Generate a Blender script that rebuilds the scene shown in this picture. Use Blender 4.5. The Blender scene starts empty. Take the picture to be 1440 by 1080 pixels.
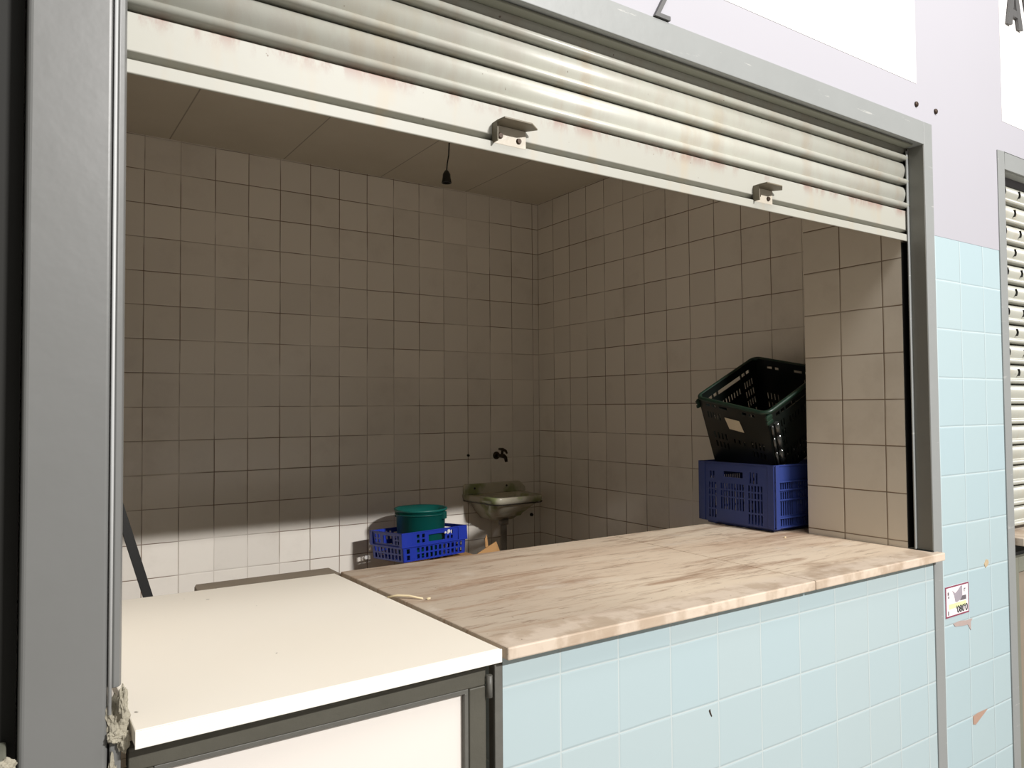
import bpy, math, random
from mathutils import Vector, Matrix, noise
random.seed(7)
C = bpy.context.scene.collection
ZO = 0.95                       # height of the reference grout line above the floor
FL = -ZO                        # floor level in local build heights

# ------------------------------------------------------------------ materials
def lin(r, g, b):
    f = lambda c: (c/255/12.92) if c/255 <= .04045 else ((c/255+.055)/1.055)**2.4
    return (f(r), f(g), f(b), 1)

class NT:
    def __init__(s, name):
        s.m = bpy.data.materials.new(name); s.m.use_nodes = True
        s.t = s.m.node_tree; s.b = s.t.nodes['Principled BSDF']
        s.tc = s.t.nodes.new('ShaderNodeTexCoord')
        s.co = s.tc.outputs['Object']
    def n(s, t, **kw):
        x = s.t.nodes.new(t)
        for k, v in kw.items(): setattr(x, k, v)
        return x
    def l(s, a, b): s.t.links.new(a, b)
    def set(s, sock, v):
        if hasattr(v, 'is_output'): s.l(v, sock)
        else: sock.default_value = v
    def math(s, op, a, b=0.0, c=None):
        x = s.n('ShaderNodeMath', operation=op)
        s.set(x.inputs[0], a); s.set(x.inputs[1], b)
        if c is not None: s.set(x.inputs[2], c)
        return x.outputs[0]
    def mix(s, fac, a, b, blend='MIX'):
        x = s.n('ShaderNodeMix', data_type='RGBA', blend_type=blend)
        s.set(x.inputs[0], fac); s.set(x.inputs[6], a); s.set(x.inputs[7], b)
        return x.outputs[2]
    def noise(s, scale, detail=3, rough=.55, stretch=(1, 1, 1), co=None, dist=0.0):
        mp = s.n('ShaderNodeMapping'); mp.inputs['Scale'].default_value = stretch
        s.l(co or s.co, mp.inputs['Vector'])
        x = s.n('ShaderNodeTexNoise'); x.inputs['Scale'].default_value = scale
        x.inputs['Detail'].default_value = detail; x.inputs['Roughness'].default_value = rough
        x.inputs['Distortion'].default_value = dist
        s.l(mp.outputs[0], x.inputs['Vector'])
        return x.outputs[0]
    def ramp(s, fac, a, b, ca=0.0, cb=1.0):
        x = s.n('ShaderNodeMapRange'); x.interpolation_type = 'SMOOTHSTEP'
        s.set(x.inputs[0], fac)
        x.inputs[1].default_value = a; x.inputs[2].default_value = b
        x.inputs[3].default_value = ca; x.inputs[4].default_value = cb
        return x.outputs[0]
    def bump(s, h, strength=.3, dist=.01):
        x = s.n('ShaderNodeBump'); x.inputs['Strength'].default_value = strength
        x.inputs['Distance'].default_value = dist
        s.l(h, x.inputs['Height']); s.l(x.outputs[0], s.b.inputs['Normal'])
    def xyz(s):
        x = s.n('ShaderNodeSeparateXYZ'); s.l(s.co, x.inputs[0]); return x.outputs
    def fin(s, col=None, rough=None, metal=None, spec=None, coat=None):
        for k, v in (('Base Color', col), ('Roughness', rough), ('Metallic', metal), ('Specular IOR Level', spec), ('Coat Weight', coat)):
            if v is not None: s.set(s.b.inputs[k], v)
        return s.m

def plain(name, rgb, rough=.5, var=.12, scale=30, metal=0.0, bump=0.0, spec=.5):
    s = NT(name); c = lin(*rgb); d = tuple(x*(1-var) for x in c[:3])+(1,)
    f = s.noise(scale, 4)
    if bump: s.bump(s.noise(scale*2, 4), bump, .004)
    return s.fin(s.mix(f, c, d), rough, metal, spec)

def tiles(name, rgb, grout, u, ou, oz, size, gw=.004, rough=.22, var=.05, tint=None, gvar=.0, soft=.0012, bump=.35, dirt=.0, spec=.5, wav=.0):
    """square glazed tiles; u = 0 / 1 picks x / y as the running axis"""
    s = NT(name); o = s.xyz()
    wob = s.math('MULTIPLY', s.math('SUBTRACT', s.noise(5, 2), .5), .004)
    cu = s.math('DIVIDE', s.math('SUBTRACT', s.math('ADD', o[u], wob), ou), size)
    cz = s.math('DIVIDE', s.math('SUBTRACT', s.math('ADD', o[2], wob), oz), size)
    def edge(c):
        fr = s.math('FRACT', c)
        return s.math('MULTIPLY', s.math('MINIMUM', fr, s.math('SUBTRACT', 1.0, fr)), size)
    d = s.math('MINIMUM', edge(cu), edge(cz))
    g = s.ramp(d, gw/2-soft, gw/2+soft, 1, 0)
    cb = s.n('ShaderNodeCombineXYZ'); s.l(s.math('FLOOR', cu), cb.inputs[0]); s.l(s.math('FLOOR', cz), cb.inputs[1])
    wn = s.n('ShaderNodeTexWhiteNoise', noise_dimensions='2D'); s.l(cb.outputs[0], wn.inputs['Vector'])
    c = lin(*rgb); d2 = tuple(x*(1-var*3) for x in c[:3])+(1,)
    if tint: d2 = lin(*tint)
    col = s.mix(s.math('MULTIPLY', wn.outputs[0], 1.0), c, d2)
    if dirt:
        col = s.mix(s.math('MULTIPLY', s.ramp(s.noise(3.5, 5, .65), .5, .75), dirt), col, lin(120, 100, 75))
    gm = g
    if gvar: gm = s.math('MULTIPLY', g, s.ramp(s.noise(2.2, 3, .7), .35, .6, 1-gvar, 1))
    col = s.mix(gm, col, lin(*grout))
    s.fin(col, s.mix(gm, (rough,)*3+(1,), (.8, .8, .8, 1)), 0, spec)
    # glaze relief: sunk joints, every tile a touch out of plane
    h = s.math('MULTIPLY', s.ramp(d, gw/2-soft, gw/2+.004), 1.0)
    fu = s.math('SUBTRACT', s.math('FRACT', cu), .5)
    tilt = s.math('MULTIPLY', fu, s.math('MULTIPLY', s.math('SUBTRACT', wn.outputs[0], .5), .9))
    h = s.math('ADD', h, tilt)
    if wav: h = s.math('ADD', h, s.math('MULTIPLY', s.noise(7, 2), wav))
    s.bump(h, bump, .002)
    return s.m

# ------------------------------------------------------------------ mesh builder
class MB:
    def __init__(s): s.v = []; s.f = []; s.mi = []; s.sm = []
    def add(s, vs, fs, mi=0, smooth=False):
        k = len(s.v); s.v += [tuple(x) for x in vs]
        for f in fs: s.f.append([k+i for i in f]); s.mi.append(mi); s.sm.append(smooth)
        return s
    def box(s, x0, x1, y0, y1, z0, z1, mi=0, M=None):
        vs = [Vector((x, y, z)) for z in (z0, z1) for y in (y0, y1) for x in (x0, x1)]
        if M is not None: vs = [M @ v for v in vs]
        return s.add(vs, [(0, 2, 3, 1), (4, 5, 7, 6), (0, 1, 5, 4), (2, 6, 7, 3), (0, 4, 6, 2), (1, 3, 7, 5)], mi)
    def prism(s, prof, axis, a, b, mi=0, smooth=False):
        """extrude a closed 2-D profile along axis from a to b"""
        def P(p, t): return [(t, p[0], p[1]), (p[0], t, p[1]), (p[0], p[1], t)][axis]
        n = len(prof)
        vs = [P(p, a) for p in prof]+[P(p, b) for p in prof]
        fs = [(i, (i+1) % n, n+(i+1) % n, n+i) for i in range(n)]
        s.add(vs, fs, mi, smooth)
        s.add(vs, [tuple(reversed(range(n))), tuple(range(n, 2*n))], mi)
        return s
    def tube(s, pts, r, seg=12, mi=0, caps=True, smooth=True):
        pts = [Vector(p) for p in pts]; n = len(pts)
        rs = r if isinstance(r, (list, tuple)) else [r]*n
        up = None; vs = []
        for i, p in enumerate(pts):
            t = (pts[min(i+1, n-1)]-pts[max(i-1, 0)]).normalized()
            if up is None:
                up = Vector((0, 0, 1)) if abs(t.z) < .9 else Vector((1, 0, 0))
            a = t.cross(up).normalized(); b = a.cross(t).normalized(); up = b
            for k in range(seg):
                w = 2*math.pi*k/seg
                vs.append(p+(a*math.cos(w)+b*math.sin(w))*rs[i])
        fs = [(i*seg+k, i*seg+(k+1) % seg, (i+1)*seg+(k+1) % seg, (i+1)*seg+k) for i in range(n-1) for k in range(seg)]
        s.add(vs, fs, mi, smooth)
        if caps: s.add(vs, [tuple(reversed(range(seg))), tuple(range((n-1)*seg, n*seg))], mi)
        return s
    def lathe(s, prof, c=(0, 0, 0), seg=32, mi=0, smooth=True):
        c = Vector(c); n = len(prof); vs = []
        for r, z in prof:
            for k in range(seg):
                w = 2*math.pi*k/seg; vs.append(c+Vector((r*math.cos(w), r*math.sin(w), z)))
        fs = [(i*seg+k, i*seg+(k+1) % seg, (i+1)*seg+(k+1) % seg, (i+1)*seg+k) for i in range(n-1) for k in range(seg)]
        return s.add(vs, fs, mi, smooth)
    def panel(s, P, us, vs_, solid, th, mi=0):
        """perforated sheet: P(u,v,t) maps sheet coordinates, cells (i,j) with solid() stay"""
        nu, nv = len(us), len(vs_)
        V = [P(u, v, t) for t in (0, th) for v in vs_ for u in us]
        ix = lambda i, j, t: t*nu*nv+j*nu+i
        S = [[solid((us[i]+us[i+1])/2, (vs_[j]+vs_[j+1])/2) for j in range(nv-1)] for i in range(nu-1)]
        F = []
        for i in range(nu-1):
            for j in range(nv-1):
                if not S[i][j]: continue
                F.append((ix(i, j, 0), ix(i, j+1, 0), ix(i+1, j+1, 0), ix(i+1, j, 0)))
                F.append((ix(i, j, 1), ix(i+1, j, 1), ix(i+1, j+1, 1), ix(i, j+1, 1)))
                for di, dj, a, b in ((-1, 0, (i, j), (i, j+1)), (1, 0, (i+1, j+1), (i+1, j)), (0, -1, (i+1, j), (i, j)), (0, 1, (i, j+1), (i+1, j+1))):
                    I, J = i+di, j+dj
                    if I < 0 or J < 0 or I >= nu-1 or J >= nv-1 or not S[I][J]:
                        F.append((ix(*a, 0), ix(*a, 1), ix(*b, 1), ix(*b, 0)))
        return s.add(V, F, mi)
    def build(s, name, mats, parent=None, base=(0, 0, 0), bevel=0.0, seg=2, weld=False):
        me = bpy.data.meshes.new(name)
        b = Vector(base)
        me.from_pydata([tuple(Vector(v)-b) for v in s.v], [], s.f)
        for m in (mats if isinstance(mats, (list, tuple)) else [mats]): me.materials.append(m)
        for p, mi, sm in zip(me.polygons, s.mi, s.sm): p.material_index = mi; p.use_smooth = sm
        import bmesh
        bm = bmesh.new(); bm.from_mesh(me)
        bmesh.ops.remove_doubles(bm, verts=bm.verts, dist=1e-6)
        bmesh.ops.recalc_face_normals(bm, faces=bm.faces)
        bm.to_mesh(me); bm.free()
        o = bpy.data.objects.new(name, me); C.objects.link(o)
        if bevel:
            md = o.modifiers.new('bevel', 'BEVEL'); md.width = bevel; md.segments = seg; md.limit_method = 'ANGLE'; md.angle_limit = .6
        if parent is not None: o.parent = parent
        else: o.location = b+Vector((0, 0, ZO))
        return o

def tag(o, label, cat, group=None):
    o['label'] = label; o['category'] = cat
    if group: o['group'] = group
    return o
def thing(name, base, label, cat, group=None, M=None):
    o = bpy.data.objects.new(name, None); C.objects.link(o); o.empty_display_size = .05
    b = Vector(base)+Vector((0, 0, ZO))
    o.matrix_world = Matrix.Translation(b) @ (M.to_4x4() if M is not None else Matrix())
    return tag(o, label, cat, group)
def struct(o, label=None):
    o['kind'] = 'structure'
    if label: o['label'] = label
    return o

# ------------------------------------------------------------------ palette
def post_paint():
    s = NT('grey_gloss_paint'); c = s.mix(s.noise(6, 4), lin(116, 117, 116), lin(110, 111, 109))
    chips = s.ramp(s.noise(38, 2, .5), .80, .82)
    c = s.mix(chips, c, lin(70, 70, 66))
    s.bump(s.noise(22, 3), .12, .004)
    return s.fin(c, .38)
M_post = post_paint()
def frame_paint():
    s = NT('light_grey_frame_paint')
    c = s.mix(s.noise(8, 4), lin(148, 151, 150), lin(140, 143, 142))
    ch = s.ramp(s.noise(20, 5, .72, (.25, 1, 2.4)), .63, .66)
    c = s.mix(s.math('MULTIPLY', ch, .6), c, lin(186, 186, 182))
    s.bump(s.noise(24, 4), .2, .004)
    return s.fin(c, .42)
M_frame = frame_paint()
M_soffit = plain('grey_green_steel', (128, 129, 116), .45, .15, 14, bump=.15)
M_jamb = plain('dark_grey_jamb_paint', (112, 112, 106), .4, .12, 10, bump=.1)
M_wallpaint = plain('lavender_grey_wall_paint', (171, 170, 177), .6, .03, 3, bump=.05)
M_signwhite = plain('white_sign_paint', (246, 243, 240), .5, .02, 4)
M_letter = plain('dark_grey_letter_paint', (92, 92, 92), .45, .15, 20)
M_dark = plain('dark_void', (24, 24, 20), .7, .2, 8)
M_dullblack = plain('dull_black', (22, 22, 21), .6, .2, 20)
M_blackpl = plain('black_bakelite', (14, 13, 12), .4, .1, 20)

M_bead = plain('pale_edge_paint', (188, 190, 190), .4, .1, 30)
TS = .1446
M_tile_back = tiles('cream_wall_tiles_back', (241, 235, 225), (112, 88, 68), 0, -.4174, 1.5451, TS, .0034, .2, .03, gvar=.75, dirt=.12)
M_tile_right = tiles('cream_wall_tiles_right', (241, 235, 225), (112, 88, 68), 1, .7442, 1.5451, TS, .0034, .2, .03, gvar=.75, dirt=.12)
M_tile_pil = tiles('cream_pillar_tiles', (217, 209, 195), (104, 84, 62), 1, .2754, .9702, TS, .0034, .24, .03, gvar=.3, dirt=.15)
M_tile_blue = tiles('pale_blue_glazed_tiles', (177, 193, 196), (190, 200, 200), 0, 0.0, 0.0, .15, .0027, .16, .03, tint=(174, 193, 198), bump=.45, wav=.4)
M_tile_pier = tiles('pale_blue_pier_tiles', (172, 193, 199), (188, 202, 204), 0, .10, 0.0, .15, .0027, .14, .03, tint=(175, 194, 198), bump=.55, wav=.7)

def ceil_mat():
    s = NT('ceiling_plaster'); o = s.xyz()
    fr = s.math('FRACT', s.math('DIVIDE', s.math('ADD', o[0], .32), .495))
    d = s.math('MULTIPLY', s.math('MINIMUM', fr, s.math('SUBTRACT', 1.0, fr)), .495)
    g = s.math('MULTIPLY', s.ramp(d, .001, .004, 1, 0), .55)
    c = s.mix(s.noise(4, 4), lin(220, 213, 198), lin(206, 198, 180))
    s.bump(s.noise(12, 4), .1, .005)
    return s.fin(s.mix(g, c, lin(90, 75, 58)), .8)
M_ceil = ceil_mat()
M_floor = plain('dull_brown_floor', (136, 112, 74), .6, .2, 5)
M_hall = plain('hall_concrete', (150, 146, 140), .55, .15, 3)

def shutter_mat(name, rust=1.0, bz=0.0, rough=.33, ca=(187, 188, 180), cb=(181, 181, 168)):
    s = NT(name); o = s.xyz()
    c = s.mix(s.noise(5, 4, .6, (.5, 1, 2)), lin(*ca), lin(*cb))
    c = s.mix(s.math('MULTIPLY', s.ramp(s.noise(9, 4, .6, (1.6, 1, .35)), .5, .75), .4), c, lin(176, 160, 134))
    # rust bleeding down from the joint above the bottom bar
    f = s.ramp(o[2], bz+.075, bz+.122)
    n = s.ramp(s.noise(11, 6, .72, (1.3, 1, .5)), .45, .60)
    c = s.mix(s.math('MULTIPLY', s.math('MULTIPLY', f, n), .75*rust), c, lin(128, 62, 50))
    sp = s.ramp(s.noise(75, 2, .5), .755, .78)
    c = s.mix(s.math('MULTIPLY', sp, .7), c, lin(96, 70, 52))
    s.bump(s.noise(30, 3), .06, .003)
    return s.fin(c, rough, 0, .5)
M_shut = shutter_mat('cream_shutter_enamel', .10)
M_shut2 = shutter_mat('ivory_shutter_enamel', 0)
M_shutbar = shutter_mat('cream_bottom_bar_enamel', .9, -.012, .5, (170, 170, 163), (165, 164, 152))

def marble():
    s = NT('worn_beige_marble'); o = s.xyz()
    big = s.noise(1.3, 4, .55, (.7, 1.3, 1), dist=.4)
    st = s.noise(6, 8, .72, (.38, 3.0, 1), dist=.5)
    fine = s.noise(22, 7, .75, (.35, 2.6, 1), dist=.4)
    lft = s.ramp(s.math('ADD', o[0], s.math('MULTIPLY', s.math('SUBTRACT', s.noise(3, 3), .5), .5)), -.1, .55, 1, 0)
    c = s.mix(s.ramp(big, .35, .65), lin(222, 206, 184), lin(203, 181, 158))
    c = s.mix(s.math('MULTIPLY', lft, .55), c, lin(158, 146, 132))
    c = s.mix(s.math('MULTIPLY', s.ramp(st, .48, .66), .7), c, lin(150, 116, 90))
    c = s.mix(s.math('MULTIPLY', s.ramp(fine, .52, .68), .6), c, lin(122, 94, 74))
    c = s.mix(s.math('MULTIPLY', s.ramp(s.noise(7, 5, .62, (.8, 1.5, 1), dist=.5), .56, .70), .45), c, lin(212, 202, 188))
    c = s.mix(s.math('MULTIPLY', s.ramp(s.noise(2.6, 5, .6, (.7, 1.4, 1), dist=.7), .56, .70), .6), c, lin(128, 98, 74))
    # bare, scrubbed nosing along the front and front edge
    nose = s.ramp(s.math('ADD', o[1], s.math('MULTIPLY', s.math('SUBTRACT', s.noise(4, 3), .5), .06)), .02, .075, 1, 0)
    edg = s.mix(s.ramp(s.noise(14, 4, .6, (1, 1, .6)), .42, .62), lin(214, 199, 182), lin(184, 166, 146))
    c = s.mix(s.math('MULTIPLY', nose, .8), c, edg)
    sp = s.ramp(s.noise(60, 2), .74, .77)
    c = s.mix(s.math('MULTIPLY', sp, .6), c, lin(92, 66, 48))
    s.bump(s.math('ADD', st, s.noise(40, 3)), .08, .003)
    return s.fin(c, .55, 0, .35)
M_marble = marble()
def flapmat():
    s = NT('cream_laminate')
    c = s.mix(s.noise(2.5, 3), lin(252, 246, 234), lin(249, 241, 225))
    o = s.xyz()
    dirt = s.math('MULTIPLY', s.ramp(o[0], -.56, -.76), s.ramp(s.noise(8, 4, .6), .4, .7))
    c = s.mix(s.math('MULTIPLY', dirt, .5), c, lin(196, 168, 130))
    sp = s.ramp(s.noise(48, 1), .80, .82)
    c = s.mix(s.math('MULTIPLY', sp, .7), c, lin(86, 76, 62))
    return s.fin(c, .34, 0, .5)
M_flap = flapmat()
M_flapedge = plain('white_edge_band', (240, 238, 230), .4, .03, 12)
M_panel = plain('off_white_door_panel', (230, 224, 217), .45, .03, 5)
M_steel = plain('dirty_dark_steel', (88, 86, 76), .55, .3, 22, bump=.25)
M_steel2 = plain('dark_steel_angle', (104, 103, 97), .5, .3, 30, bump=.3)
M_bracket = plain('cream_painted_bracket', (206, 198, 182), .45, .2, 40, bump=.2)
M_under = plain('bare_bracket_steel', (120, 112, 94), .5, .3, 40)
M_screw = plain('rusty_screw_steel', (70, 54, 42), .5, .3, 60, metal=.4)
M_plaster = plain('crumbled_plaster', (176, 170, 152), .9, .4, 60, bump=.6)
M_blue = plain('ultramarine_crate_plastic', (34, 58, 172), .38, .15, 12)
M_blue2 = plain('faded_navy_crate_plastic', (46, 63, 128), .42, .2, 10)
M_black = plain('black_green_crate_plastic', (15, 21, 18), .35, .2, 14)
M_greenrim = plain('dark_green_crate_plastic', (20, 48, 35), .4, .25, 14)
M_gloss = plain('glossy_black_plastic', (40, 42, 40), .12, .1, 14, spec=.9)
M_bucket = plain('sea_green_bucket_plastic', (14, 98, 90), .42, .12, 14)
M_bucketrim = plain('dark_sea_green_plastic', (12, 84, 78), .4, .12, 14)
M_card = plain('brown_cardboard', (196, 150, 98), .85, .1, 26)
M_white = plain('white_plastic', (232, 230, 226), .4, .05, 20)
def basin_mat():
    s = NT('stained_basin_ceramic'); o = s.xyz()
    c = s.mix(s.noise(9, 4), lin(206, 202, 184), lin(180, 172, 150))
    g = s.math('MULTIPLY', s.ramp(s.noise(7, 3, .5), .48, .62), .75)
    c = s.mix(g, c, lin(120, 136, 70))
    return s.fin(c, .2)
M_basin = basin_mat()
M_basinline = plain('dark_basin_line', (44, 38, 28), .7, .3, 40)
M_pipe = plain('grey_drain_pvc', (120, 112, 100), .5, .2, 20)
M_brass = plain('tarnished_brass', (58, 46, 30), .45, .3, 50, metal=.6)
M_wood = plain('weathered_batten', (146, 134, 118), .7, .25, 12)
M_straw = plain('dry_straw', (224, 208, 170), .7, .15, 30)
M_paper = plain('white_notice_paper', (236, 228, 230), .6, .03, 10)
M_maroon = plain('maroon_print', (140, 66, 88), .6, .1, 40)
M_yellow = plain('pale_yellow_print', (226, 230, 176), .6, .1, 60)
M_greypr = plain('grey_lilac_print', (170, 162, 172), .6, .25, 40)
M_greydk = plain('dark_grey_print', (112, 106, 112), .6, .25, 60)
M_ink = plain('black_ink', (52, 56, 54), .6, .2, 60)
M_chip = plain('bare_clay_chip', (180, 148, 130), .8, .2, 60)
M_chip2 = plain('pink_mortar_stain', (182, 164, 158), .8, .2, 60)
M_gold = plain('tan_clay_chip', (196, 176, 144), .8, .2, 60)

# ------------------------------------------------------------------ camera
cam = bpy.data.cameras.new('camera'); co = bpy.data.objects.new('camera', cam); C.objects.link(co)
cam.sensor_fit = 'HORIZONTAL'; cam.sensor_width = 36; cam.lens = 1065.894/1440*36; cam.clip_start = .02
r = Vector((0.83042557, -0.55708584, -0.00698189)); u = Vector((-0.01208506, -0.03054083, 0.99946046)); f = Vector((0.5569985, 0.82989314, 0.0320943))
co.matrix_world = Matrix(((r.x, u.x, -f.x, -0.90568699), (r.y, u.y, -f.y, -1.18776589), (r.z, u.z, -f.z, 0.51623134+ZO), (0, 0, 0, 1)))
bpy.context.scene.camera = co

# ------------------------------------------------------------------ the setting
ZT = 3.1          # top of the built facade
CZ = 1.694         # ceiling
XR, YB, XP = 1.6456, 2.338, 1.382
ZC = .083          # counter top

b = MB(); b.box(-1.05, XR+.1, .12, YB+.1, FL-.06, FL); struct(b.build('floor', M_floor), 'reddish brown floor inside the stall')
b = MB(); b.box(-6, 8, -9, .12, FL-.06, FL-.002); struct(b.build('floor_hall', M_hall), 'grey concrete floor of the market hall in front')
b = MB(); b.box(-.95, XR+.1, .12, YB+.1, CZ, CZ+.1); struct(b.build('ceiling', M_ceil), 'shaded plaster ceiling of the stall with straight seams')
b = MB(); b.box(-.95, XR+.1, YB, YB+.1, FL, CZ); struct(b.build('wall_back', M_tile_back), 'cream tiled back wall of the stall')
b = MB(); b.box(XR, XR+.1, .41, YB, FL, CZ); struct(b.build('wall_right', M_tile_right), 'cream tiled right wall of the stall')
b = MB(); b.box(-.95, -.83, .12, YB, FL, CZ); struct(b.build('wall_left', M_tile_right), 'cream tiled left wall of the stall')
b = MB(); b.box(XP, XR+.1, .069, .41, FL, CZ); struct(b.build('wall_right_pillar', M_tile_pil), 'cream tiled pillar at the right end of the counter')

# facade
b = MB(); b.box(-2.4, 4.2, .0, .12, 1.374, ZT); b.box(-2.4, 4.2, .076, .12, 1.296, 1.374)
b.box(1.442, 1.866, 0, .068, 1.035, 1.374)
struct(b.build('wall_front', M_wallpaint), 'lavender grey painted wall above the stall openings')
b = MB(); b.box(1.442, 1.866, 0, .12, FL, 1.035); struct(b.build('wall_front_pier', M_tile_pier, bevel=.002), 'pale blue tiled pier between this stall and the next')
b = MB(); b.box(-.134, 1.396, 0, .66, FL, .0585); struct(b.build('wall_front_base', M_tile_blue), 'pale blue tiled base below the marble counter')
b = MB(); b.box(-.885, -.781, -.002, .12, FL, 1.374); struct(b.build('wall_front_post', M_post, bevel=.007, seg=4), 'grey painted post at the left of the opening')

# steel frame of the opening
t1 = MB(); t1.prism([(-.004, 1.304), (.041, 1.304), (.041, 1.311), (.008, 1.311), (.008, 1.374), (-.004, 1.374)], 0, -.781, 1.393)
t1 = struct(t1.build('trim_1', M_frame, bevel=.0015), 'grey steel header beam over the shutter')
b = MB(); b.box(-.781, 1.393, .041, .05, 1.3045, 1.316); b.box(-.781, 1.393, .009, .12, 1.316, 1.33); b.build('soffit', M_soffit, t1)
b = MB(); b.box(-.76, 1.36, .012, .038, 1.298, 1.3035); b.build('stop_bar', M_soffit, t1, bevel=.002)
t2 = MB(); t2.box(1.393, 1.441, -.004, .004, FL, 1.374)
t2 = struct(t2.build('trim_2', M_frame, bevel=.0015), 'light grey steel jamb at the right of the opening')
b = MB(); b.box(1.391, 1.397, -.002, .044, .0845, 1.304); b.build('jamb_return', M_jamb, t2, bevel=.001)
b = MB(); b.box(1.381, 1.393, .044, .048, .0845, 1.296); b.build('guide_lip', M_frame, t2, bevel=.001)
b = MB(); b.box(1.424, 1.442, .004, .0665, .0845, 1.30); b.box(1.3835, 1.442, .0665, .0688, .0845, 1.018); b.build('guide_channel', M_dullblack, t2)  # wide back plate is black to paint the shade inside the slot
t3 = MB(); t3.prism([(-.781, .002), (-.7745, -.003), (-.7675, -.001), (-.7645, .006), (-.7645, .046), (-.781, .046)], 2, .135, 1.304)
t3 = struct(t3.build('trim_3', M_post, bevel=.001), 'narrow grey steel strip along the left post')
b = MB(); b.tube([(-.7795, -.0035, .10), (-.7795, -.0035, .5), (-.7795, -.0035, 1.304)], .0024, 10); b.build('edge_bead', M_bead, t3)['label'] = 'pale edge line'  # thin pale bead down the edge between post and strip
b = MB(); b.box(-.785, -.766, .046, .12, .135, 1.30); b.build('guide_channel', M_dullblack, t3)

# ------------------------------------------------------------------ roller shutter
YS = .058
sh = thing('roller_shutter', (.31, YS, 1.018), 'cream roller shutter pulled almost fully up over the open stall', 'shutter')
bs = (.31, YS, 1.018)
def slat_profile(zt, pitch, y):
    """outer (front) line of one slat, top to bottom: convex web, then the rolled hook"""
    pts = []
    H = pitch
    pts += [(y+.012, zt), (y+.010, zt-.0035)]
    for k in range(13):
        a = k/12
        z = zt-.0055-a*(H-.0250)
        pts.append((y+.0010-.0095*math.sin(math.pi*min(1, .04+.90*a)**.85), z))
    zc = zt-H+.0105
    for k in range(9):
        w = math.radians(100+k*170/8)
        pts.append((y-.0065+.0082*math.cos(w), zc+.0086*math.sin(w)))
    return pts
def slats(mb, x0, x1, ztop, n, pitch, y):
    for i in range(n):
        pr = slat_profile(ztop-i*pitch, pitch, y)
        prof = pr+[(y+.014, ztop-(i+1)*pitch), (y+.014, ztop-i*pitch)]
        ins = 0.0
        mb.prism(prof, 0, x0, x1, 0, True)
b = MB()
PT = .0735
slats(b, -.768, 1.394, 1.118+PT*4, 4, PT, YS)
b.build('curtain', M_shut, sh, bs)
b = MB()
prof = [(YS+.010, 1.1172), (YS-.003, 1.1135), (YS-.006, 1.1115), (YS-.006, 1.0545), (YS-.005, 1.0533), (YS+.010, 1.0490), (YS+.010, 1.0425), (YS-.007, 1.0400), (YS-.009, 1.0385), (YS-.009, 1.0195), (YS-.008, 1.0185), (YS-.005, 1.0185), (YS-.003, 1.037), (YS+.014, 1.0405), (YS+.014, 1.1155)]
b.prism(prof, 0, -.768, 1.394)
b.build('bottom_bar', M_shutbar, sh, bs, bevel=.0012)
for x0, w in ((-.116, .078), (.667, .072)):
    b = MB(); y = YS-.006
    b.box(x0, x0+w, y-.0035, y, 1.036, 1.073)                       # screwed plate
    br = b.build('handle_bracket', M_bracket, sh, bs, bevel=.001)
    b = MB()
    top = [(x0, y), (x0+w, y), (x0+w+.016, y-.022), (x0+w*.85, y-.042), (x0+.002, y-.042), (x0-.001, y-.02)]
    b.prism(top, 2, 1.073, 1.0765); b.box(x0-.001, x0+.002, y-.020, y, 1.036, 1.073)
    fl = b.build('flange', M_under, sh, bs, bevel=.0008); fl.parent = br; fl.matrix_parent_inverse = Matrix()
    for dx, dz in ((.016, 1.0525), (w-.018, 1.0495)):
        b = MB(); b.tube([(x0+dx, y-.0035, dz), (x0+dx, y-.0075, dz)], [.0062, .0048], 12)
        sc = b.build('screw', M_screw, sh, bs); sc.parent = br

# ------------------------------------------------------------------ counter
YF, YBK = -.032, .765
def slab(name, pts, z0, z1, mat, label, base, bevel=.003):
    b = MB(); b.prism(pts, 2, z0, z1)
    return tag(b.build(name, mat, None, base, bevel), label, 'countertop')
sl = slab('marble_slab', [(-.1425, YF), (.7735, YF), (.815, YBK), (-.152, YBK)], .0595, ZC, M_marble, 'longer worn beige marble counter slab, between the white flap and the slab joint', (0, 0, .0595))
sl2 = slab('marble_slab', [(.7755, YF), (1.402, YF), (1.402, -.006), (1.3795, -.006), (1.3795, .415), (1.64, .415), (1.64, YBK), (.817, YBK)], .0595, ZC, M_marble, 'shorter beige marble counter slab at the right, carrying the stacked crates', (0, 0, .0595))
fp = thing('counter_flap', (-.46, .36, .0585), 'smooth cream white counter flap at the left end of the counter', 'countertop')
fb = (-.46, .36, .0585)
b = MB(); b.prism([(-.7525, -.036), (-.1535, -.024), (-.1705, .757), (-.7525, .772)], 2, .0605, ZC-.0005); b.build('board', M_flap, fp, fb, bevel=.002)
b = MB(); b.prism([(-.7525, -.040), (-.1525, -.028), (-.1525, -.0242), (-.7525, -.0362)], 2, .0585, ZC-.0008); b.build('edge_band', M_flapedge, fp, fb, bevel=.0008)
b = MB(); b.prism([(-.50, .860), (-.492, .884), (-.140, .884), (-.140, .775), (-.505, .783)], 2, .030, .0725)
b.build('rear_batten', M_wood, fp, fb, bevel=.002)['label'] = 'grey brown wooden batten along the rear edge'

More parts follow.
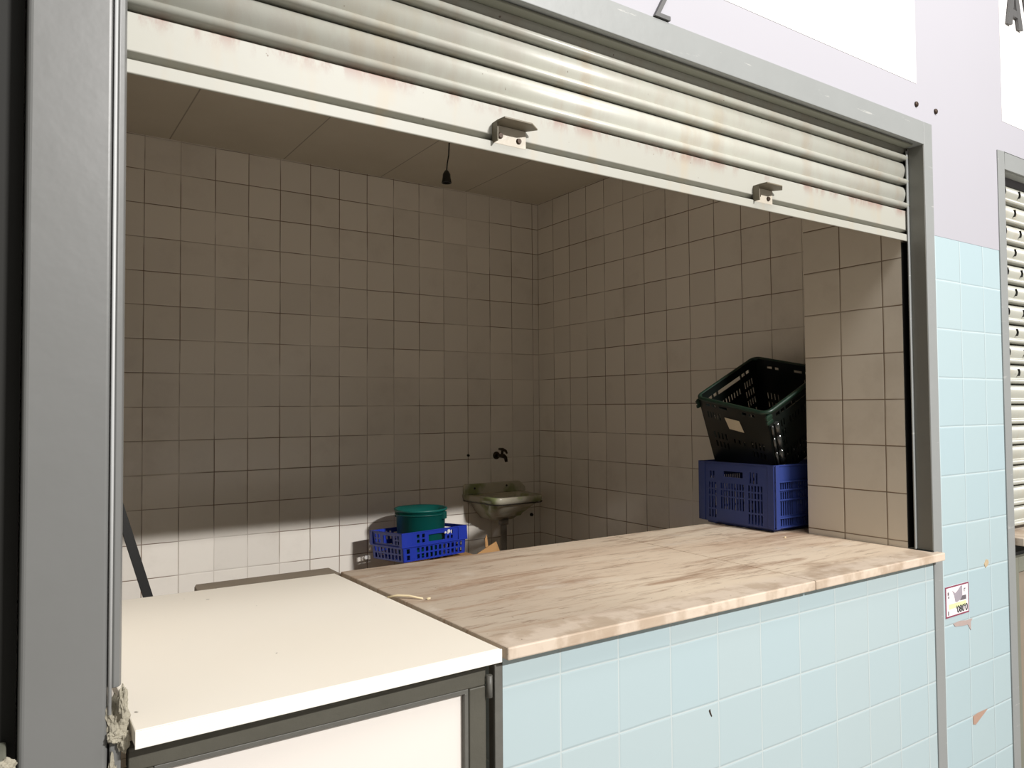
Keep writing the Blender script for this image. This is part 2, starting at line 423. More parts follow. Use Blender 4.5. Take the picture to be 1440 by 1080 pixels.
# hatch door under the flap
hd = thing('hatch_door', (-.47, .01, FL), 'steel framed hatch door with off white panel under the flap', 'door')
hb = (-.47, .01, FL)
b = MB(); b.box(-.755, -.168, .004, .030, .012, .046); b.box(-.755, -.168, .002, .006, .040, .046); b.build('top_rail', M_steel, hd, hb, bevel=.002)
b = MB(); b.box(-.203, -.168, .0035, .030, FL+.03, .0115); b.build('stile', M_steel, hd, hb, bevel=.002)
b = MB(); b.box(-.755, -.722, .0035, .030, FL+.03, .0115); b.build('stile', M_steel, hd, hb, bevel=.002)
b = MB(); b.box(-.7215, -.2035, .0035, .030, FL+.03, FL+.08); b.build('bottom_rail', M_steel, hd, hb, bevel=.002)
b = MB(); b.box(-.7215, -.2035, .016, .024, FL+.08, .0115); b.build('panel', M_panel, hd, hb)
b = MB(); b.box(-.7215, -.2035, .006, .0158, .004, .0115); b.box(-.2115, -.2035, .006, .0158, FL+.08, .004); b.build('glazing_bead', M_steel2, hd, hb, bevel=.001)
b = MB(); b.box(-.153, -.1355, -.003, .004, FL, .046); b.box(-.1395, -.1355, .004, .04, FL, .046)
t4 = struct(b.build('trim_4', M_steel2, None, (0, 0, 0), .0015), 'dark steel angle beside the hatch door')
b = MB(); b.tube([(-.163, .0, -.01), (-.163, .0, .03)], .006, 10); b.build('hinge', M_steel2, hd, hb)

# crumbled plaster where post, strip and flap meet
def lump(name, c, r, seed, mat, parent=None, base=(0, 0, 0), sq=(1, 1, 1), amp=.45):
    import bmesh
    bm = bmesh.new(); bmesh.ops.create_icosphere(bm, subdivisions=4, radius=1)
    for v in bm.verts:
        n = noise.fractal(v.co*1.7+Vector((seed, seed*2, 0)), 1, 2, 4)
        v.co *= 1+amp*n
        v.co = Vector((v.co.x*r*sq[0], v.co.y*r*sq[1], v.co.z*r*sq[2]))+Vector(c)-Vector(base)
    me = bpy.data.meshes.new(name); bm.to_mesh(me); bm.free(); me.materials.append(mat)
    o = bpy.data.objects.new(name, me); C.objects.link(o)
    if parent is None: o.location = Vector(base)+Vector((0, 0, ZO))
    else: o.parent = parent
    return o
pl = lump('plaster_patch', (-.770, .006, .088), .015, 3, M_plaster, None, (-.77, 0, .05), (.95, .9, 1.9), .5)
tag(pl, 'crumbling pale plaster between grey post and white flap corner', 'plaster')
for c, rr, sd, sq in (((-.765, -.012, .118), .0075, 5, (.8, 1, 2.6)), ((-.772, -.008, .07), .010, 8, (1, .8, .8)), ((-.762, -.006, .062), .007, 9, (1, 1, 2.0)), ((-.7755, 0, .0), .007, 12, (.8, 1, 6))):
    lump('plaster_chunk', c, rr, sd, M_plaster, pl, (-.77, 0, .05), sq, .5)
b = MB(); b.box(-.779, -.7645, .0, .1, FL, .07); struct(b.build('trim_5', M_post, bevel=.002), 'lower stub of the left strip beside the hatch door')

# ------------------------------------------------------------------ wall bits above
for x, z, lab in ((1.359, 1.420, 'left of the two small screws above the right frame corner'), (1.471, 1.422, 'right of the two small screws above the right frame corner')):
    b = MB(); b.tube([(x, -.0005, z), (x, -.004, z), (x, -.006, z)], [.0085, .008, .005], 14)
    t = tag(b.build('wall_screw', M_screw, None, (x, 0, z)), lab, 'screw')
b = MB(); b.box(-.9, 1.363, -.001, -.0003, 1.484, 2.3); tag(b.build('sign_board', M_signwhite, None, (.2, 0, 1.484)), 'plain white sign panel above the open stall header', 'sign')
b = MB(); b.box(1.912, 3.6, -.001, -.0003, 1.484, 2.3); tag(b.build('sign_board', M_signwhite, None, (2.7, 0, 1.484)), 'white sign panel above the closed stall at right, carrying dark letters', 'sign')
def stroke(mb, pts, w, y0, y1):
    """flat stroke of width w along a polyline in x-z, mitred"""
    P = [Vector((x, z)) for x, z in pts]; L = []; R = []
    for i, p in enumerate(P):
        d = []
        if i > 0: d.append((p-P[i-1]).normalized())
        if i < len(P)-1: d.append((P[i+1]-p).normalized())
        ns = [Vector((-q.y, q.x)) for q in d]
        n = sum(ns, Vector((0, 0))).normalized(); k = 1/max(.35, n.dot(ns[0]))
        L.append(p+n*w/2*k); R.append(p-n*w/2*k)
    for i in range(len(P)-1):
        q = [L[i], L[i+1], R[i+1], R[i]]
        mb.prism([(a.x, a.y) for a in q], 1, y0, y1)
b = MB(); stroke(b, [(.318, 1.3805), (.279, 1.3805), (.309, 1.433), (.312, 1.445), (.306, 1.456), (.293, 1.460), (.281, 1.453), (.277, 1.443)], .0095, -.009, -.0003)
tag(b.build('house_number', M_letter, None, (.295, 0, 1.376)), 'dark grey raised number 2 on the wall above the header', 'number')
LZ = 1.834
b = MB(); A = [((1.952, LZ), (1.984, LZ), (2.014, 1.985), (1.990, 1.985)), ((2.066, LZ), (2.034, LZ), (1.998, 1.985), (2.026, 1.985))]
for q in A: b.prism(list(q), 1, -.012, -.0042)
b.prism([(1.979, 1.868), (2.044, 1.868), (2.038, 1.892), (1.984, 1.892)], 1, -.0118, -.0044)
tag(b.build('sign_letter', M_letter, None, (2.01, 0, LZ)), 'dark grey letter A on the right white sign panel', 'letter', None)
b = MB(); b.prism([(2.076, 1.985), (2.104, 1.985), (2.158, LZ), (2.128, LZ)], 1, -.012, -.0042); b.prism([(2.20, 1.985), (2.172, 1.985), (2.128, LZ), (2.158, LZ)], 1, -.0118, -.0044)
tag(b.build('sign_letter', M_letter, None, (2.14, 0, LZ)), 'dark grey letter V cut by the right edge of the photo', 'letter', None)

# price notice on the pier
NX0, NX1, NZ0, NZ1 = 1.456, 1.597, -.126, -.033
nt = thing('price_notice', (1.5265, 0, NZ0), 'small white printed notice with maroon border on blue tiled pier', 'notice')
nb = (1.5265, 0, NZ0)
b = MB(); b.box(NX0, NX1, -.0012, -.0002, NZ0, NZ1); b.build('paper', M_paper, nt, nb)
b = MB()
bw = .0042
for q in ((NX0, NX1, NZ0, NZ0+bw), (NX0, NX1, NZ1-bw, NZ1), (NX0, NX0+bw*1.3, NZ0+bw, NZ1-bw), (NX1-bw*.8, NX1, NZ0+bw, NZ1-bw)):
    b.box(q[0], q[1], -.0018, -.0012, q[2], q[3])
b.build('border', M_maroon, nt, nb)
def nz(u, v): return (NX0+u*(NX1-NX0), NZ0+v*(NZ1-NZ0))
b = MB(); b.prism([nz(*q) for q in ((.30, .84), (.42, .74), (.52, .80), (.66, .93), (.72, .93), (.72, .62), (.66, .5), (.5, .44), (.42, .46), (.38, .66))], 1, -.0018, -.0012)
b.build('printed_picture', M_greypr, nt, nb)
b = MB(); b.prism([nz(*q) for q in ((.62, .46), (.72, .60), (.88, .60), (.88, .46))], 1, -.0019, -.00121); b.build('printed_shadow', M_greydk, nt, nb)
b = MB(); b.prism([nz(*q) for q in ((.15, .26), (.15, .42), (.88, .42), (.88, .28))], 1, -.0017, -.0012); b.build('printed_band', M_yellow, nt, nb)
for u0, v0, w_, h_ in ((.10, .72, .05, .10), (.12, .62, .04, .07), (.10, .08, .035, .13), (.80, .80, .06, .03), (.80, .72, .02, .08)):
    x0, z0 = nz(u0, v0); x1, z1 = nz(u0+w_, v0+h_); b = MB(); b.box(x0, x1, -.0018, -.0012, z0, z1); b.build('small_print', M_greydk, nt, nb)
cu = bpy.data.curves.new('numerals', 'FONT'); cu.body = "'080'0"; cu.size = .030; cu.extrude = .0003; cu.materials.append(M_ink)
cu.offset = .0006
tmp = bpy.data.objects.new('numerals', cu); C.objects.link(tmp); bpy.context.view_layer.update()
me = bpy.data.meshes.new_from_object(tmp.evaluated_get(bpy.context.evaluated_depsgraph_get())); bpy.data.objects.remove(tmp)
o = bpy.data.objects.new('numerals', me); C.objects.link(o); o.parent = nt
x0, z0 = nz(.44, .09); o.location = (x0-nb[0], -.0016, z0-nb[2]); o.rotation_euler = (math.pi/2, 0, 0)

# chips in the pier glaze
pr = bpy.data.objects['wall_front_pier']
def chip(name, pts, mat):
    b = MB(); b.prism(pts, 1, -.0014, .0005); o = b.build(name, mat, pr); return o
chip('glaze_chip', [(1.711, -.004), (1.703, .008), (1.716, .022), (1.728, .020), (1.733, .010), (1.724, .001)], M_gold)
chip('mortar_stain', [(1.500, -.148), (1.512, -.158), (1.56, -.163), (1.588, -.164), (1.606, -.184), (1.607, -.158), (1.618, -.150), (1.58, -.150), (1.54, -.145)], M_chip2)
pb = bpy.data.objects['wall_front_base']
b = MB(); b.prism([(.417, -.165), (.421, -.162), (.423, -.170), (.427, -.179), (.425, -.180), (.420, -.172)], 1, -.0010, .0005); b.build('glaze_chip', M_screw, pb)
chip('glaze_chip', [(1.606, -.474), (1.606, -.450), (1.640, -.446), (1.700, -.447), (1.660, -.463), (1.622, -.478)], M_chip)

# ------------------------------------------------------------------ next stall on the right
t6 = MB(); t6.box(1.866, 1.914, -.004, .004, FL, 1.377); t6.box(1.914, 4.0, -.004, .006, 1.318, 1.377); t6.box(1.914, 4.0, .006, .04, 1.318, 1.326)
t6 = struct(t6.build('trim_6', M_frame, bevel=.0015), 'light grey steel frame of the closed stall at right')
b = MB(); b.box(1.9115, 1.916, .004, .045, FL, 1.318); b.build('jamb_return', M_jamb, t6)
s2 = thing('roller_shutter', (2.9, .058, .09), 'ivory perforated roller shutter closed over the next stall at right', 'shutter')
b2 = (2.9, .058, .09)
P2 = .0715
b = MB(); slats(b, 1.918, 3.9, 1.305, 17, P2, YS); b.build('curtain', M_shut2, s2, b2)
b = MB()
for i in range(1, 11):
    zc = 1.305-i*P2+.042
    for k in range(12):
        x = 1.985+k*.115+(.048 if i % 2 else 0)+random.uniform(-.006, .006)
        pts = [(x-.003+.006*math.sin(math.pi*(a/6)), zc+.012-a*.0042) for a in range(7)]
        for a in range(6):
            (xa, za), (xb, zb) = pts[a], pts[a+1]
            th = .0026
            b.prism([(xa-th/2, za), (xb-th/2, zb), (xb+th/2, zb), (xa+th/2, za)], 1, YS-.0142, YS-.006)
b.build('slit', M_dark, s2, b2); bpy.data.objects['slit']['kind'] = 'stuff'
b = MB(); b.prism([(1.918, -.03), (3.9, -.03), (3.9, .5), (1.918, .5)], 2, .045, .072)
tag(b.build('marble_slab', M_marble, None, (2.9, .2, .045), .003), 'beige marble counter slab of the closed stall at right edge', 'countertop')
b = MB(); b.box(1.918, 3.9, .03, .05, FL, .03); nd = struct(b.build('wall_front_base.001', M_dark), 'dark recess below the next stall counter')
gd = thing('hatch_door', (2.92, .01, FL), 'grey green steel hatch door of the closed stall at right edge', 'door')
gb = (2.92, .01, FL)
b = MB(); b.box(1.922, 1.955, .004, .026, FL+.02, .0); b.build('stile', M_soffit, gd, gb, bevel=.002)
b = MB(); b.box(1.955, 3.9, .004, .026, -.05, .0); b.build('top_rail', M_soffit, gd, gb, bevel=.002)
b = MB(); b.box(1.955, 3.9, .014, .024, FL+.02, -.05); b.build('panel', M_wood, gd, gb)

# next stall on the left: its unlit opening painted as a dark panel
b = MB(); b.box(-2.2, -.887, .05, .12, FL, 1.374); struct(b.build('wall_front_recess', M_dark), 'dark panel painted as the unlit opening of the far left stall')
b = MB(); b.box(-2.2, -.897, -.02, .049, .05, .075)
tag(b.build('counter_slab', M_soffit, None, (-1.5, 0, .05), .003), 'grey counter end of the dark stall at bottom left', 'countertop')
pk = lump('plaster_patch', (-.898, -.02, .066), .011, 21, M_plaster, None, (-.898, -.02, .05), (1, .6, 1), .4)
tag(pk, 'small grey plaster lump at the bottom left corner beside the grey post', 'plaster')

# ------------------------------------------------------------------ loose items on the counter
b = MB(); b.tube([(-.168, .43, .0855), (-.150, .415, .0895), (-.130, .395, .0895), (-.108, .370, .0855)], [.0016, .0026, .0026, .0018], 8)
tag(b.build('dry_straw', M_straw, None, (-.135, .4, .083)), 'pale dry straw lying over the flap and marble joint', 'straw')
lm_ = lump('crumb', (-.098, .362, .0855), .0036, 31, M_straw, None, (-.098, .362, .083), (1.3, 1, .7), .3)
tag(lm_, 'pale crumb at the right end of the dry straw', 'crumb')
lm_ = lump('crumb', (1.24, .40, .0852), .0034, 34, M_straw, None, (1.24, .40, .083), (1, 1, .7), .3)
tag(lm_, 'pale crumb on the marble in front of the counter crate', 'crumb')

# ------------------------------------------------------------------ perforated crates
def breaks(lo, hi, holes, ax):
    s = {round(lo, 5), round(hi, 5)}
    for h in holes: s.add(round(h[ax*2], 5)); s.add(round(h[ax*2+1], 5))
    return sorted(x for x in s if lo-1e-6 <= x <= hi+1e-6)
def slits(u0, u1, n, v0, v1, fill=.55):
    p = (u1-u0)/n
    return [(u0+i*p+p*(1-fill)/2, u0+i*p+p*(1+fill)/2, v0, v1) for i in range(n)]
def walls(L, W, H, taper, holes_long, holes_short, th=.004):
    """four tapered perforated walls, local origin at the base centre"""
    out = []
    def mk(a, bq, holes, n):
        (ax, ay), (bx, by) = a, bq
        ln = math.hypot(bx-ax, by-ay)
        def P(u, v, t):
            k = 1-taper*(1-v/H)
            x = (ax+(bx-ax)*u/ln); y = (ay+(by-ay)*u/ln)
            return Vector((x*k+n[0]*-t, y*k+n[1]*-t, v))
        hs = [(h[0]*ln, h[1]*ln, h[2]*H, h[3]*H) for h in holes]
        us, vs = breaks(0, ln, hs, 0), breaks(0, H, hs, 1)
        m = MB(); m.panel(P, us, vs, lambda u, v: not any(h[0] < u < h[1] and h[2] < v < h[3] for h in hs), th)
        return m
    l, w = L/2, W/2
    out.append(mk((-l, -w), (l, -w), holes_long, (0, -1)))
    out.append(mk((l, -w), (l, w), holes_short, (1, 0)))
    out.append(mk((l, w), (-l, w), holes_long, (0, 1)))
    out.append(mk((-l, w), (-l, -w), holes_short, (-1, 0)))
    return out
def base_grid(L, W, k, z=0.0, th=.004, n=(9, 7)):
    m = MB(); l, w = L/2*k-.003, W/2*k-.003
    hs = []
    for i in range(n[0]):
        for j in range(n[1]):
            u0 = -l+2*l*(i+.25)/n[0]; u1 = -l+2*l*(i+.75)/n[0]; v0 = -w+2*w*(j+.25)/n[1]; v1 = -w+2*w*(j+.75)/n[1]
            hs.append((u0, u1, v0, v1))
    us, vs = breaks(-l, l, hs, 0), breaks(-w, w, hs, 1)
    m.panel(lambda u, v, t: Vector((u, v, z+t)), us, vs, lambda u, v: not any(h[0] < u < h[1] and h[2] < v < h[3] for h in hs), th)
    return m
def rim_loop(L, W, z, wd, h, rad=.0):
    m = MB(); l, w = L/2+wd*.4, W/2+wd*.4
    m.box(-l, l, -w, -w+wd, z-h, z); m.box(-l, l, w-wd, w, z-h, z); m.box(-l, -l+wd, -w+wd, w-wd, z-h, z); m.box(l-wd, l, -w+wd, w-wd, z-h, z)
    return m

# (1) navy blue crate on the counter
BX0, BX1, BY0, BY1 = 1.288, 1.632, .475, .808
L, W, H = BX1-BX0, BY1-BY0, .231
cb = thing('plastic_crate', ((BX0+BX1)/2, (BY0+BY1)/2, ZC+.0005), 'faded navy blue plastic crate standing on the marble counter', 'crate')
side = [(.34, .60, .755, .85)]                                  # the left face: handle and slit groups
side += slits(.14, .22, 2, .72, .84) + slits(.68, .80, 3, .68, .86)
for v0, v1 in ((.555, .65), (.44, .53), (.22, .415)):
    side += slits(.12, .24, 3, v0, v1) + slits(.29, .62, 9, v0, v1) + slits(.66, .86, 5, v0, v1)
side += slits(.12, .24, 3, .06, .19) + slits(.66, .86, 5, .03, .19)
front = []
for v0, v1 in ((.60, .73), (.45, .57), (.20, .42), (.04, .17)):
    front += slits(.05, .30, 7, v0, v1) + slits(.34, .66, 9, v0, v1) + slits(.70, .95, 7, v0, v1)
Z0 = .012
for m in walls(L, W, H-Z0, .0, front, side):
    m.v = [Vector(v)+Vector((0, 0, Z0)) for v in m.v]; m.build('side_panel', M_blue2, cb)
m = base_grid(L, W, 1.0, Z0-.002); m.build('base_grid', M_blue2, cb)
for sx in (-1, 1):
    for sy in (-1, 1):
        x, y = sx*L/2, sy*W/2; m = MB()
        m.box(min(x, x-sx*.020), max(x, x-sx*.020), min(y+sy*.0075, y-sy*.0005), max(y+sy*.0075, y-sy*.0005), Z0, H)
        m.box(min(x+sx*.003, x-sx*.0005), max(x+sx*.003, x-sx*.0005), min(y, y-sy*.026), max(y, y-sy*.026), Z0, H)
        m.build('corner_post', M_blue2, cb, bevel=.001)
for z in (.170, .142, .108, .046, .014):
    for sy in (-1, 1):
        y = sy*W/2; m = MB(); m.box(-L/2, L/2, min(y, y+sy*.007), max(y, y+sy*.007), z, z+.005); m.build('reinforcing_rib', M_blue2, cb, bevel=.001)
m = rim_loop(L, W, H, .007, .006); m.build('rim', M_blue2, cb, bevel=.0015)
m = MB(); m.box(-L/2+.018, L/2-.018, -W/2+.018, W/2-.018, 0, Z0); m.build('base_foot', M_blue2, cb, bevel=.004)

# (2) black green crate tilted on top of it
ex0 = Vector((.8863, 0, .4631)).normalized(); ey0 = Vector((.004, .30, .069)).normalized(); ez = ex0.cross(ey0).normalized()
bis = (ex0+ey0).normalized(); prp = bis.cross(ez).normalized()
ex = (bis+prp).normalized(); ey = ez.cross(ex)
if ex.x < .5: ex, ey = ey, ex
R3 = Matrix((ex, ey, ez)).transposed()
L, W, H = .336, .298, .285
Acorner = Vector((1.222, .752, .556))
base = Acorner+ex*(L/2)-ey*(W/2)-ez*H
ck = thing('plastic_crate', base, 'black and dark green plastic crate tipped on top of the navy crate', 'crate', None, R3)
lng = [(.30, .70, .84, .90), (.14, .20, .85, .90), (.22, .28, .85, .90), (.72, .78, .85, .90), (.80, .86, .85, .90)]
for v0, v1 in ((.66, .76), (.52, .62), (.38, .48)):
    lng += slits(.10, .27, 4, v0, v1, .45) + slits(.73, .90, 4, v0, v1, .45)
lng += slits(.33, .67, 7, .64, .73, .45)
for v0, v1 in ((.20, .32), (.06, .16)): lng += slits(.10, .90, 14, v0, v1, .4)
sht = [(.10, .16, .88, .92), (.19, .26, .88, .92), (.30, .42, .88, .92), (.64, .70, .87, .91), (.74, .82, .87, .91)]
for v0, v1 in ((.70, .80),): sht += slits(.08, .30, 5, v0, v1, .4)
for v0, v1 in ((.40, .50), (.27, .36)): sht += slits(.10, .34, 4, v0, v1, .4) + slits(.68, .90, 4, v0, v1, .4)
sht += slits(.40, .62, 3, .40, .46, .35)
for m in walls(L, W, H, .06, lng, sht): m.build('side_panel', M_black, ck)
m = base_grid(L, W, .94, 0); m.build('base_grid', M_black, ck)
m = MB(); l, w, rc = L/2+.004, W/2+.004, .028
loop = []
for cx, cy, a0 in ((l-rc, w-rc, 0), (-l+rc, w-rc, 90), (-l+rc, -w+rc, 180), (l-rc, -w+rc, 270)):
    for k in range(6):
        a = math.radians(a0+k*18); loop.append((cx+rc*math.cos(a), cy+rc*math.sin(a), H-.004))
loop.append(loop[0])
m.tube(loop, .0075, 10, caps=False); m.build('rim', M_greenrim, ck)
for sx in (-1, 1):
    for sy in (-1, 1):
        x, y = sx*(L/2-.004), sy*(W/2+.003); m = MB()
        for z in (H-.022, H-.040): m.box(x-.016, x+.016, y-.004, y+.004, z-.006, z+.006)
        m.box(x-.012, x+.012, y-.003, y+.003, H-.044, H-.012); m.build('corner_clip', M_greenrim, ck, bevel=.0015)
for dx, rr in ((.012, .005), (.036, .0105)):
    x = -L/2+dx; m = MB()
    for za, zb in ((.225, .175), (.176, .115), (.116, .055), (.056, .008)):
        def q(z):
            k = 1-.06*(1-z/H); return (x*k, -W/2*k-.004, z)
        m.tube([q(za), q((za+zb)/2), q(zb)], [rr*.94, rr, rr*.94], 12)
    m.build('corner_rib', M_gloss, ck)

m = MB()
def lw(u, v, t):
    k = 1-.06*(1-v); return Vector((-L/2*k-t, (W/2-W*u)*k, v*H))
q = [lw(u_, v_, t) for t in (.0012, .0022) for u_, v_ in ((.36, .77), (.58, .77), (.62, .61), (.40, .61))]
m.add(q, [(0, 1, 2, 3), (4, 7, 6, 5), (0, 4, 5, 1), (1, 5, 6, 2), (2, 6, 7, 3), (3, 7, 4, 0)])
m.build('pale_patch', plain('beige_patch', (196, 186, 164), .8, .1, 60), ck)  # pale beige quad on the left wall of the tipped crate

# (3) bright blue shallow crate on a cardboard box by the back wall
BC = Vector((.745, 2.07, -.178)); yaw = math.radians(8.8)
L, W, H = .37, .26, .130
Rz = Matrix.Rotation(yaw, 3, 'Z') @ Matrix.Rotation(math.radians(-3), 3, 'X')
cs = thing('plastic_crate', BC, 'bright blue shallow plastic crate holding the green bucket by the back wall', 'crate', None, Rz)
lo = []
lo += [(.40, .66, .60, .84)]
for v0, v1 in ((.60, .72), (.77, .90)): lo += slits(.20, .36, 2, v0, v1, .5) + slits(.68, .80, 2, v0, v1, .5)
for v0, v1 in ((.28, .44), (.06, .22)): lo += slits(.04, .12, 1, v0, v1, .6) + slits(.20, .96, 11, v0, v1, .55)
so = [(.40, .70, .60, .88)]
for v0, v1 in ((.60, .72), (.77, .90)): so += slits(.10, .32, 2, v0, v1, .5) + slits(.76, .92, 2, v0, v1, .5)
for v0, v1 in ((.28, .44), (.06, .22)): so += slits(.05, .95, 8, v0, v1, .55)
for m in walls(L, W, H, .05, lo, so): m.build('side_panel', M_blue, cs)
m = base_grid(L, W, .95, 0); m.build('base_grid', M_blue, cs)
m = rim_loop(L, W, H, .006, .005); m.build('rim', M_blue, cs, bevel=.0015)
for sx in (-1, 1):
    for sy in (-1, 1):
        x, y = sx*L/2, sy*W/2; m = MB()
        m.box(min(x+sx*.003, x-sx*.05), max(x+sx*.003, x-sx*.05), min(y+sy*.003, y+sy*.0002), max(y+sy*.003, y+sy*.0002), H*.52, H-.002)
        m.box(min(x+sx*.003, x+sx*.0002), max(x+sx*.003, x+sx*.0002), min(y+sy*.003, y-sy*.02), max(y+sy*.003, y-sy*.02), H*.52, H-.002)
        m.build('corner_plate', M_blue, cs, bevel=.001)
m = MB(); m.box(-L/2-.003, L/2+.003, -W/2-.004, -W/2+.001, H*.49, H*.53); m.build('reinforcing_rib', M_blue, cs, bevel=.001); m = MB(); m.box(-L/2-.004, -L/2+.001, -W/2, W/2, H*.49, H*.53); m.build('reinforcing_rib', M_blue, cs, bevel=.001)
for x, rr, z in ((.078, .0085, .113), (.058, .005, .109)):
    m = MB(); m.tube([(x, -W/2-.0005, z), (x, -W/2-.004, z)], rr, 14); m.build('sticker', M_white, cs)['label'] = 'round white sticker'
# the box it stands on
cbx = thing('cardboard_box', (.76, 2.10, FL), 'brown cardboard box with raised flap under the bright blue shallow crate', 'box')
kb = (.76, 2.10, FL)
b = MB(); b.box(.76, .99, 1.96, 2.28, FL, -.187); b.build('body', M_card, cbx, kb, bevel=.003)
b = MB()
q = [(.985, -.255), (.875, -.215), (.955, -.162), (1.055, -.118), (1.075, -.162), (1.085, -.26)]
b.prism(q, 1, 1.878, 1.882); b.build('flap', M_card, cbx, kb)
b = MB(); b.prism([(1.045, -.20), (1.04, -.115), (1.05, -.095), (1.066, -.2)], 1, 1.955, 1.959); b.build('flap', M_card, cbx, kb)

# bucket
bk = thing('bucket', (.752, 2.07, -.166), 'sea green plastic bucket standing in the bright blue shallow crate', 'bucket')
kb = (.752, 2.07, -.166)
prof = [(.0, .003), (.102, .003), (.104, .0), (.108, .004), (.117, .200), (.124, .202), (.127, .208), (.125, .213), (.115, .212), (.105, .010), (.0, .010)]
b = MB(); b.lathe(prof, kb, 40); b.build('body', M_bucket, bk, kb)
b = MB(); b.lathe([(.1155, .184), (.122, .186), (.122, .190), (.116, .192), (.1155, .184)], kb, 40); b.build('rim_band', M_bucketrim, bk, kb)
for ang in (-52, 128):
    a = math.radians(ang); Mx = Matrix.Translation(kb) @ Matrix.Rotation(a, 4, 'Z')
    b = MB(); b.box(.112, .128, -.016, .016, .165, .198, 0, Mx); b.build('handle_lug', M_bucketrim, bk, kb, bevel=.002)
# low edge bead of rim spout
# small white cap on the wall left of the crate
b = MB(); b.tube([(.586, YB-.0005, -.213), (.586, YB-.012, -.213), (.586, YB-.017, -.213)], [.0125, .0125, .008], 16)
tag(b.build('wall_plug', M_white, None, (.586, YB, -.213)), 'white round plug on the tiles left of the bright blue crate', 'plug')

# ------------------------------------------------------------------ wash basin, tap
wb = thing('wash_basin', (1.33, YB, -.10), 'old stained ceramic wash basin on the back wall in the corner', 'sink')
kb = (1.33, YB, -.10)
def ring(x0, x1, y0, y1, rc, z, n=5, tp=0.0):
    pts = []
    for cx, cy, a0 in ((x1-rc, y0+rc, -90), (x1, y1, None), (x0, y1, None), (x0+rc, y0+rc, 180)):
        if a0 is None: pts.append((cx+(tp if cx == x1 else -tp), cy, z))
        else:
            for k in range(n+1):
                a = math.radians(a0+90*k/n); pts.append((cx+rc*math.cos(a), cy+rc*math.sin(a), z))
    return pts
def loft(mb, rings, smooth=True, capa=False, capb=False):
    n = len(rings[0]); vs = [p for r_ in rings for p in r_]
    fs = [(i*n+k, i*n+(k+1) % n, (i+1)*n+(k+1) % n, (i+1)*n+k) for i in range(len(rings)-1) for k in range(n)]
    if capa: fs.append(tuple(range(n)))
    if capb: fs.append(tuple(range((len(rings)-1)*n, len(rings)*n)))
    mb.add(vs, fs, 0, smooth)
y1 = YB-.001
b = MB()
loft(b, [ring(1.25, 1.39, 2.20, y1, .04, -.075), ring(1.21, 1.425, 2.13, y1, .05, -.03), ring(1.185, 1.45, 2.08, y1, .055, .008), ring(1.17, 1.465, 2.065, y1, .05, .024, tp=.02),
         ring(1.165, 1.475, 2.055, y1, .045, .030, tp=.025), ring(1.162, 1.478, 2.05, y1, .045, .054, tp=.028), ring(1.166, 1.474, 2.055, y1, .045, .060, tp=.028)], capa=True)
loft(b, [ring(1.166, 1.474, 2.055, y1, .045, .060, tp=.028), ring(1.205, 1.44, 2.085, y1-.055, .045, .058), ring(1.215, 1.43, 2.095, y1-.065, .05, .035),
         ring(1.24, 1.40, 2.14, y1-.09, .04, -.05), ring(1.30, 1.34, 2.19, y1-.12, .018, -.06)], capb=True)
b.build('bowl', M_basin, wb, kb)
b = MB(); b.prism([(1.138, .055), (1.138, .106), (1.150, .112), (1.495, .112), (1.53, .080), (1.535, .055)], 1, YB-.022, y1); b.build('backsplash', M_basin, wb, kb, bevel=.004)
b = MB(); loft(b, [ring(1.1635, 1.4765, 2.0515, y1-.002, .045, .0215, tp=.02), ring(1.1625, 1.4775, 2.0505, y1-.002, .045, .0275, tp=.024)]); b.build('rim_line', M_basinline, wb, kb)  # thin dark band just below the basin rim
for x, z in ((1.200, .088), (1.405, .092)):
    b = MB(); b.tube([(x, YB-.0215, z), (x, YB-.0235, z)], .006, 12); b.build('tap_hole', M_blackpl, wb, kb)
b = MB(); b.tube([(1.315, 2.21, -.07), (1.315, 2.21, -.10)], .026, 18); b.tube([(1.315, 2.21, -.09), (1.315, 2.21, FL)], .017, 18); b.build('drain_pipe', M_pipe, wb, kb)

tp = thing('wall_tap', (1.352, YB, .258), 'dark tarnished tap on the tiles above the wash basin', 'tap')
kb = (1.352, YB, .258); X, Z = kb[0], kb[2]
b = MB(); b.tube([(X, YB-.0005, Z), (X, YB-.006, Z), (X, YB-.009, Z)], [.021, .021, .012], 20); b.build('flange', M_brass, tp, kb)
b = MB(); b.tube([(X, YB-.008, Z), (X, YB-.045, Z), (X, YB-.075, Z), (X, YB-.095, Z-.008), (X, YB-.102, Z-.030)], [.009, .010, .012, .010, .008], 14); b.build('spout', M_brass, tp, kb)
b = MB(); b.tube([(X, YB-.060, Z+.008), (X, YB-.064, Z+.030)], .007, 12); b.tube([(X-.002, YB-.035, Z+.036), (X, YB-.066, Z+.036), (X, YB-.098, Z+.028), (X, YB-.108, Z+.016)], [.007, .0085, .007, .005], 10); b.build('lever', M_brass, tp, kb)
b = MB(); b.tube([(1.172, YB-.0005, .266), (1.172, YB-.010, .264)], [.0075, .006], 12)  # black stub added in place of a dark hole in the tiles
tag(b.build('hole_stub', M_blackpl, None, (1.172, YB, .266)), 'small dark hole in the tiles left of the tap, built as a black stub', 'pipe')
b = MB(); b.tube([(1.585, YB-.0005, -.085), (1.585, YB-.012, -.087)], [.010, .008], 12)  # another dark hole, stood in for by a black stub
tag(b.build('hole_stub', M_blackpl, None, (1.585, YB, -.085)), 'small dark hole low in the corner right of the basin, built as a black stub', 'pipe')

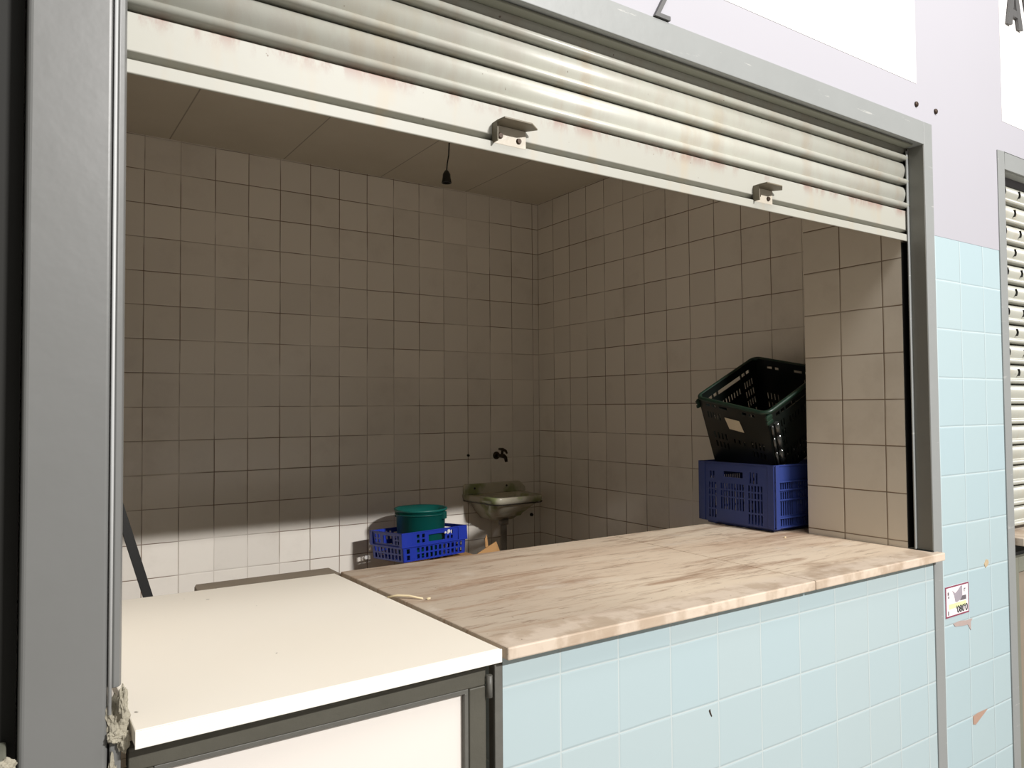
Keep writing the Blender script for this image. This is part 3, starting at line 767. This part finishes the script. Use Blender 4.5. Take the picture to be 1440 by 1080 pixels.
# ------------------------------------------------------------------ hanging lamp holder, leaning bar
lh = thing('lamp_holder', (.584, 1.5, 1.436), 'black empty lamp holder hanging on a short wire from the ceiling', 'lamp')
kb = (.584, 1.5, 1.436)
b = MB(); b.tube([(.600, 1.5, CZ), (.598, 1.5, 1.62), (.594, 1.5, 1.55), (.588, 1.5, 1.52), (.584, 1.5, 1.484)], .0028, 8); b.build('cable', M_blackpl, lh, kb)
b = MB(); b.lathe([(.0, .052), (.006, .052), (.010, .046), (.0155, .036), (.0165, .022), (.020, .004), (.0205, .0), (.017, .0), (.014, .020), (.0, .022)], kb, 24); b.build('socket', M_blackpl, lh, kb)
b = MB()
d = Vector((-.525, 0, 1.81)).normalized(); n_ = Vector((d.z, 0, -d.x))
p0, p1 = Vector((-.285, 1.2, FL+.002)), Vector((-.808, 1.2, .85))
for sgn in (0,):
    q = [p0-n_*.0125, p0+n_*.0125, p1+n_*.0125, p1-n_*.0125]
    b.prism([(w.x, w.z) for w in q], 1, 1.194, 1.206)
tag(b.build('flat_bar', M_dullblack, None, (-.55, 1.2, FL), .001), 'black flat bar leaning behind the white flap by the grey post', 'bar')

# ------------------------------------------------------------------ light
def area(name, loc, target, sx, sy, power, col=(1, .97, .92)):
    l = bpy.data.lights.new(name, 'AREA'); l.shape = 'RECTANGLE'; l.size = sx; l.size_y = sy; l.energy = power; l.color = col
    o = bpy.data.objects.new(name, l); C.objects.link(o); o.location = Vector(loc)+Vector((0, 0, ZO))
    d = Vector(target)-Vector(loc); o.rotation_euler = d.to_track_quat('-Z', 'Y').to_euler()
    return o
area('hall_and_fill_lamp', (1.75, -6.0, 3.795), (.6, 0, .4), .7, .14, 575, (1, .97, .945))
area('hall_and_fill_lamp', (.6, -1.75, 3.5), (.3, -.3, 0), 2.6, 1.0, 60, (1, .975, .945))  # added overhead fill to lift the horizontal surfaces, not a known hall lamp
w = bpy.data.worlds.new('hall'); w.use_nodes = True; bpy.context.scene.world = w
bg = w.node_tree.nodes['Background']; bg.inputs[0].default_value = (1, .94, .86, 1); bg.inputs[1].default_value = .22

sc = bpy.context.scene
sc.view_settings.view_transform = 'Standard'; sc.view_settings.look = 'None'; sc.view_settings.gamma = 1
sc.view_settings.use_curve_mapping = False; sc.view_settings.exposure = 0.15
sc.cycles.max_bounces = 10; sc.cycles.diffuse_bounces = 6
